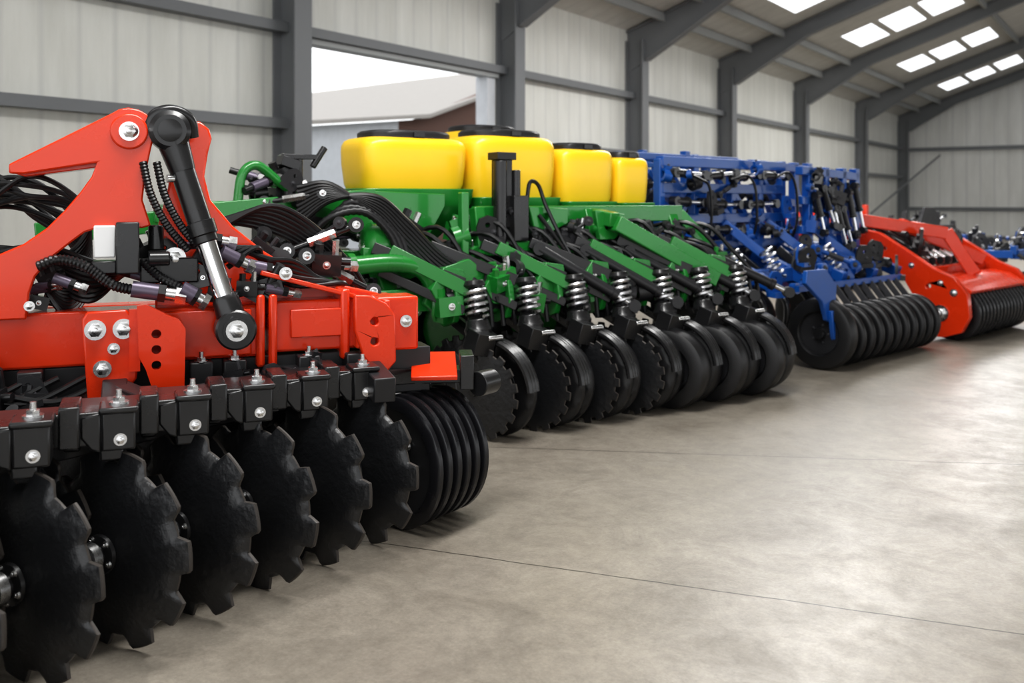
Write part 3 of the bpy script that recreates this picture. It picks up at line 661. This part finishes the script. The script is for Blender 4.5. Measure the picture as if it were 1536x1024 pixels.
for n_,y in enumerate((.72,1.25)):
    for z in (1.68+.08*n_,1.40,1.12,.94): T((.82,y,z),(1.95,y,z-.04),.08,.08)
    for x in (.98,1.3,1.65,1.93): T((x,y,1.72+.07*n_),(x,y,.65),.08,.08)
    T((.98,y,1.6),(1.3,y,1.1),.05,.05); T((1.65,y,1.6),(1.93,y,1.1),.05,.05)
T((-.6,.40,.76),(1.9,.40,.76),.11,.12); T((-1.0,.85,.82),(1.95,.85,.82),.11,.14); T((-1.0,.95,.62),(1.9,.95,.62),.10,.12)
for x in (-.5,.1,.7,1.3,1.8): T((x,.85,.95),(x,.2,.70),.09,.10)
for x in (-.9,-.2,.5,1.2): T((x,.88,1.2),(x+.25,.45,.80),.07,.08)
make('frame',g,bc,bevel=.006,label='blue folded tube lattice frame')
for poly,y in (([(-.5,.84),(-.2,.84),(-.02,.70),(-.04,.52),(-.12,.40),(-.18,.42),(-.26,.58),(-.52,.74)],-.10),([(-.18,.50),(-.06,.50),(-.04,.28),(-.08,.22),(-.14,.28)],-.14),([(-1.0,.98),(-.45,.95),(-.40,.80),(-.62,.66),(-.95,.72)],.70)):
    g=G(); g.plate(poly,y,y+.04,BLU); make('side_plate',g,bc,bevel=.006,label='blue roller side arm plate')
for i in range(8):
    x=-.95+.36*i; g=G(); g.beam((x,.75,.95),(x+.12,.42,.66),.06,.08,BLU if i%2 else BLK); g.hose([(x+.12,.42,.66),(x+.10,.30,.52),(x+.12,.32,.32),(x+.20,.42,.14)],.03,BLK,n=8); g.beam((x+.18,.40,.16),(x+.26,.50,.03),.09,.02,BLK)
    make('tine_arm',g,bc,bevel=.004)
for i in range(4):
    x=-.75+.5*i
    g=G(); g.spring((x,.30,.74),(x-.04,.40,.98),.06,.012,5,SPR); make('coil_spring',g,bc,label='bright coil spring')
for i,(x,z) in enumerate(((-1.05,1.61),(-.55,1.62),(-.15,1.61),(.3,1.61),(-1.0,1.38),(-.5,1.38),(.05,1.36),(.35,1.12),(-.45,1.13),(-.95,1.12),(.0,.92),(-.6,.92))):
    y=R(.78,.82); L=R(.34,.46)
    g=G(); g.ram((x,y,z+R(-.02,.02)),(x+L,y,z+R(-.03,.03)),.036,BLK,.45); make('hydraulic_cylinder',g,bc)
for i in range(7):
    x=1.0+.13*i; z=R(1.15,1.4)
    g=G(); g.ram((x,.64,z+.15),(x+R(.05,.15),.60,z-R(.2,.3)),.032,BLK,.55); make('hydraulic_cylinder',g,bc)
clutter(bc,18,((XL,.8),(.78,.84),(.88,1.70)),('bracket','link_rod','clamp'),(BLK2,BLU,BLK2),(.9,1.4),.4)
clutter(bc,20,((-.9,.8),(1.1,1.3),(.9,1.8)),('bracket','link_rod','valve_block'),(BLK2,BLU,BLK2),(1.2,1.9),.6)
clutter(bc,18,((.85,1.95),(.62,.70),(.85,1.68)),('bracket','link_rod','valve_block','clamp'),(BLK2,BLK2,BLU),(1.0,1.6),.5)
clutter(bc,20,((-.6,1.8),(.18,.4),(.66,.92)),('bracket','link_rod','clamp'),(BLK2,BLU,BLU),(1.1,1.7),.4)
for i in range(4):
    x=-.9+.7*i
    hose_part(bc,lambda g:g.hose([(x,.80,1.66-R(0,.1)),(x+.1,.70,1.66-R(.0,.1)),(x+.2,.68,1.5),(x+.25,.70,1.2),(x+.3,.8,1.0)],.012,HOSE,res=5))
PT=finish_mesh('packer_tyre',tyre_geo(.060,.255,False)); PB=finish_mesh('support_tyre',tyre_geo(.14,.30,False))
for k in range(11):
    r_=.30 if k==0 else .255
    make('packer_tyre',None,bc,loc=(-.08 if k==0 else .02+.166*k,0,r_),rot=(0,0,math.radians(-90)),mesh=PB if k==0 else PT,label='large black end tyre' if k==0 else 'black rubber packer tyre')
for p in ((-.7,.95),(.35,1.0),(1.4,1.0)): make('support_wheel',None,bc,loc=(p[0],p[1],.30),rot=(0,0,math.radians(-90)),mesh=PB,label='black rubber support wheel')
g=G(); g.cyl((-.1,0,.26),(1.74,0,.26),.05,BLK); g.beam((-.2,.16,.66),(1.74,.16,.66),.04,.05,BLU)
for k in range(10): g.beam((.10+.166*k,.15,.64),(.10+.166*k,.02,.48),.02,.05,DKG)
make('roller_axle',g,bc)
# ------------------------------------------------------------------ FAR RED ROLLER
rr=root('packer_roller','red land roller with curved side arms and black ribbed drum','farm implement',(-1.76,10.45,0),78)
LR=1.55
for x in (-.10,LR+.08):
    g=G()
    g.plate([(.02,.04),(.20,.05),(.32,.14),(.36,.32),(.34,.46),(.46,.66),(.76,.88),(1.08,1.00),(1.10,1.15),(.68,1.06),(.34,.86),(.12,.72),(-.08,.64),(-.21,.48),(-.23,.26),(-.15,.10)],x-.04,x+.04,RED,holes=[(.17,.54,.025),(.62,.90,.02)],axis='x')
    make('side_arm',g,rr,bevel=.012,label='curved red side arm plate')
g=G()
g.beam((-.1,.30,.66),(LR+.1,.3,.66),.10,.10,RED); g.beam((-.1,1.0,1.08),(LR+.1,1.0,1.08),.10,.10,RED); g.beam((-.05,1.02,1.20),(.62,.30,1.05),.11,.13,RED); g.beam((.62,.30,1.07),(.75,.06,.62),.11,.13,RED); g.beam((.60,.8,1.14),(1.35,.20,.74),.11,.13,RED)
make('frame',g,rr,bevel=.01,label='red cross beams')
g=G(); g.plate([(-.20,.50),(-.04,.60),(.16,.64),(.16,.61),(-.03,.57),(-.18,.47)],0,LR,RED,axis='x'); make('guard',g,rr,bevel=.006,label='sloping red guard above the drum')
for (y,z,r) in ((.05,.28,.055),(-.08,.49,.025),(.24,.20,.018),(.05,.58,.02),(.34,.74,.02)):
    g=G(); g.bolt((-.14,y,z),(-1,0,0),r); make('hex_bolt',g,rr)
g=G()
for k in range(16): 
    g.lathe([(-.02,.16),(-.02,.24),(-.012,.27),(.012,.27),(.02,.24),(.02,.16)],RING,(.05+.095*k,0,.27),(1,0,0),n=36)
g.cyl((0,0,.27),(LR,0,.27),.19,RING)
make('packer_drum',g,rr,label='black ribbed steel drum')
for i in range(5):
    g=G(); g.ram((.1+.2*i,.9,1.10),(.2+.2*i,.35,.76),.035,BLK,.7); make('hydraulic_cylinder',g,rr)
clutter(rr,16,((0,LR),(.40,.95),(.72,.98)),('bracket','valve_block','link_rod'),(BLK2,DKG,BLK2),(1.1,1.8))
# ------------------------------------------------------------------ distant implements
def distant(name,label,cat,loc,rot,mat,seed,L=2.2,H=1.2):
    random.seed(seed); e=root(name,label,cat,loc,rot); g=G()
    for y in (0,.9):
        g.beam((0,y,H*.75),(L,y,H*.75),.12,.12,mat)
        for x in (0,L*.33,L*.66,L): g.beam((x,y,H*.75),(x,y,H*R(.85,1.05)),.08,.08,mat)
    for x in (0,L/2,L): g.beam((x,0,H*.75),(x,.9,H*.75),.1,.1,mat)
    g.plate([(L*.2,H*.7),(L*.7,H*.7),(L*.55,H*1.1),(L*.35,H*1.1)],-.05,.0,mat)
    make('frame',g,e,bevel=.006)
    for i in range(9):
        g=G()
        x=L*i/8; g.tube(spline([(x,-.05,H*.75),(x,-.25,H*.6),(x,-.2,H*.4),(x,0,H*.3)],4),.025,BLK,8); g.lathe([(-.01,.03),(-.01,.22),(.01,.22),(.01,.03)],DISC,(x,-.05,.22),(1,.2,0),n=24,closed=True); g.lathe([(-.03,.05),(.03,.05)],BLK,(x,-.05,.22),(1,.2,0),n=12)
        g.cyl((x,0,H*.32),(x,-.05,.2),.025,BLK,n=8)
        make('disc_unit',g,e)
    for i in range(5): g=G(); g.ram((L*i/5,.2,H*.8),(L*i/5+.3,.1,H*.95),.035,BLK,.5); make('hydraulic_cylinder',g,e)
    clutter(e,16,((0,L),(0,.9),(H*.7,H*.98)),('bracket','valve_block','link_rod'),(BLK2,DKG,mat),(1,2))
distant('disc_cultivator','blue and black disc cultivator standing beyond the red roller','farm implement',(-1.65,14.4,0),78,BLU,21,2.0,.90)
distant('disc_cultivator','red and black disc cultivator by the rear of the row','farm implement',(-4.5,13.8,0),78,RED,22,2.4,1.26)
distant('disc_cultivator','dark grey disc cultivator near the end wall','farm implement',(-3.9,18.5,0),80,DKG,23,2.4,1.15)
# ------------------------------------------------------------------ light
w=bpy.data.worlds.new('overcast'); scene.world=w; w.use_nodes=True
bg=w.node_tree.nodes['Background']; bg.inputs[0].default_value=(.97,.985,1.0,1); bg.inputs[1].default_value=1.7
def area(name,loc,size,power,rot=(0,0,0),colr=(1,.99,.97)):
    l=bpy.data.lights.new(name,'AREA'); l.shape='RECTANGLE'; l.size=size[0]; l.size_y=size[1]; l.energy=power; l.color=colr
    o=bpy.data.objects.new(name,l); col.objects.link(o); o.location=loc; o.rotation_euler=rot; return o
area('overhead_fill',(-2.0,3.0,5.6),(1.0,5),350)  # unseen fill light, added for soft top light on the machines
area('overhead_fill',(-4.0,14,5.2),(2.0,8),450)  # added fill over the middle bays, not a real fitting
area('overhead_fill',(-3.5,27,5.4),(2.0,10),650)  # added fill brightening the far bays, not a real fitting
# ------------------------------------------------------------------ camera
cd=bpy.data.cameras.new('camera'); cam=bpy.data.objects.new('camera',cd); col.objects.link(cam)
cam.location=(0,0,1.4); cam.rotation_euler=(math.radians(90),0,math.radians(34))
cd.sensor_width=36; cd.lens=33.98; cd.shift_y=-.138; cd.clip_end=300
cd.dof.use_dof=True; cd.dof.focus_distance=3.8; cd.dof.aperture_fstop=2.5
scene.camera=cam
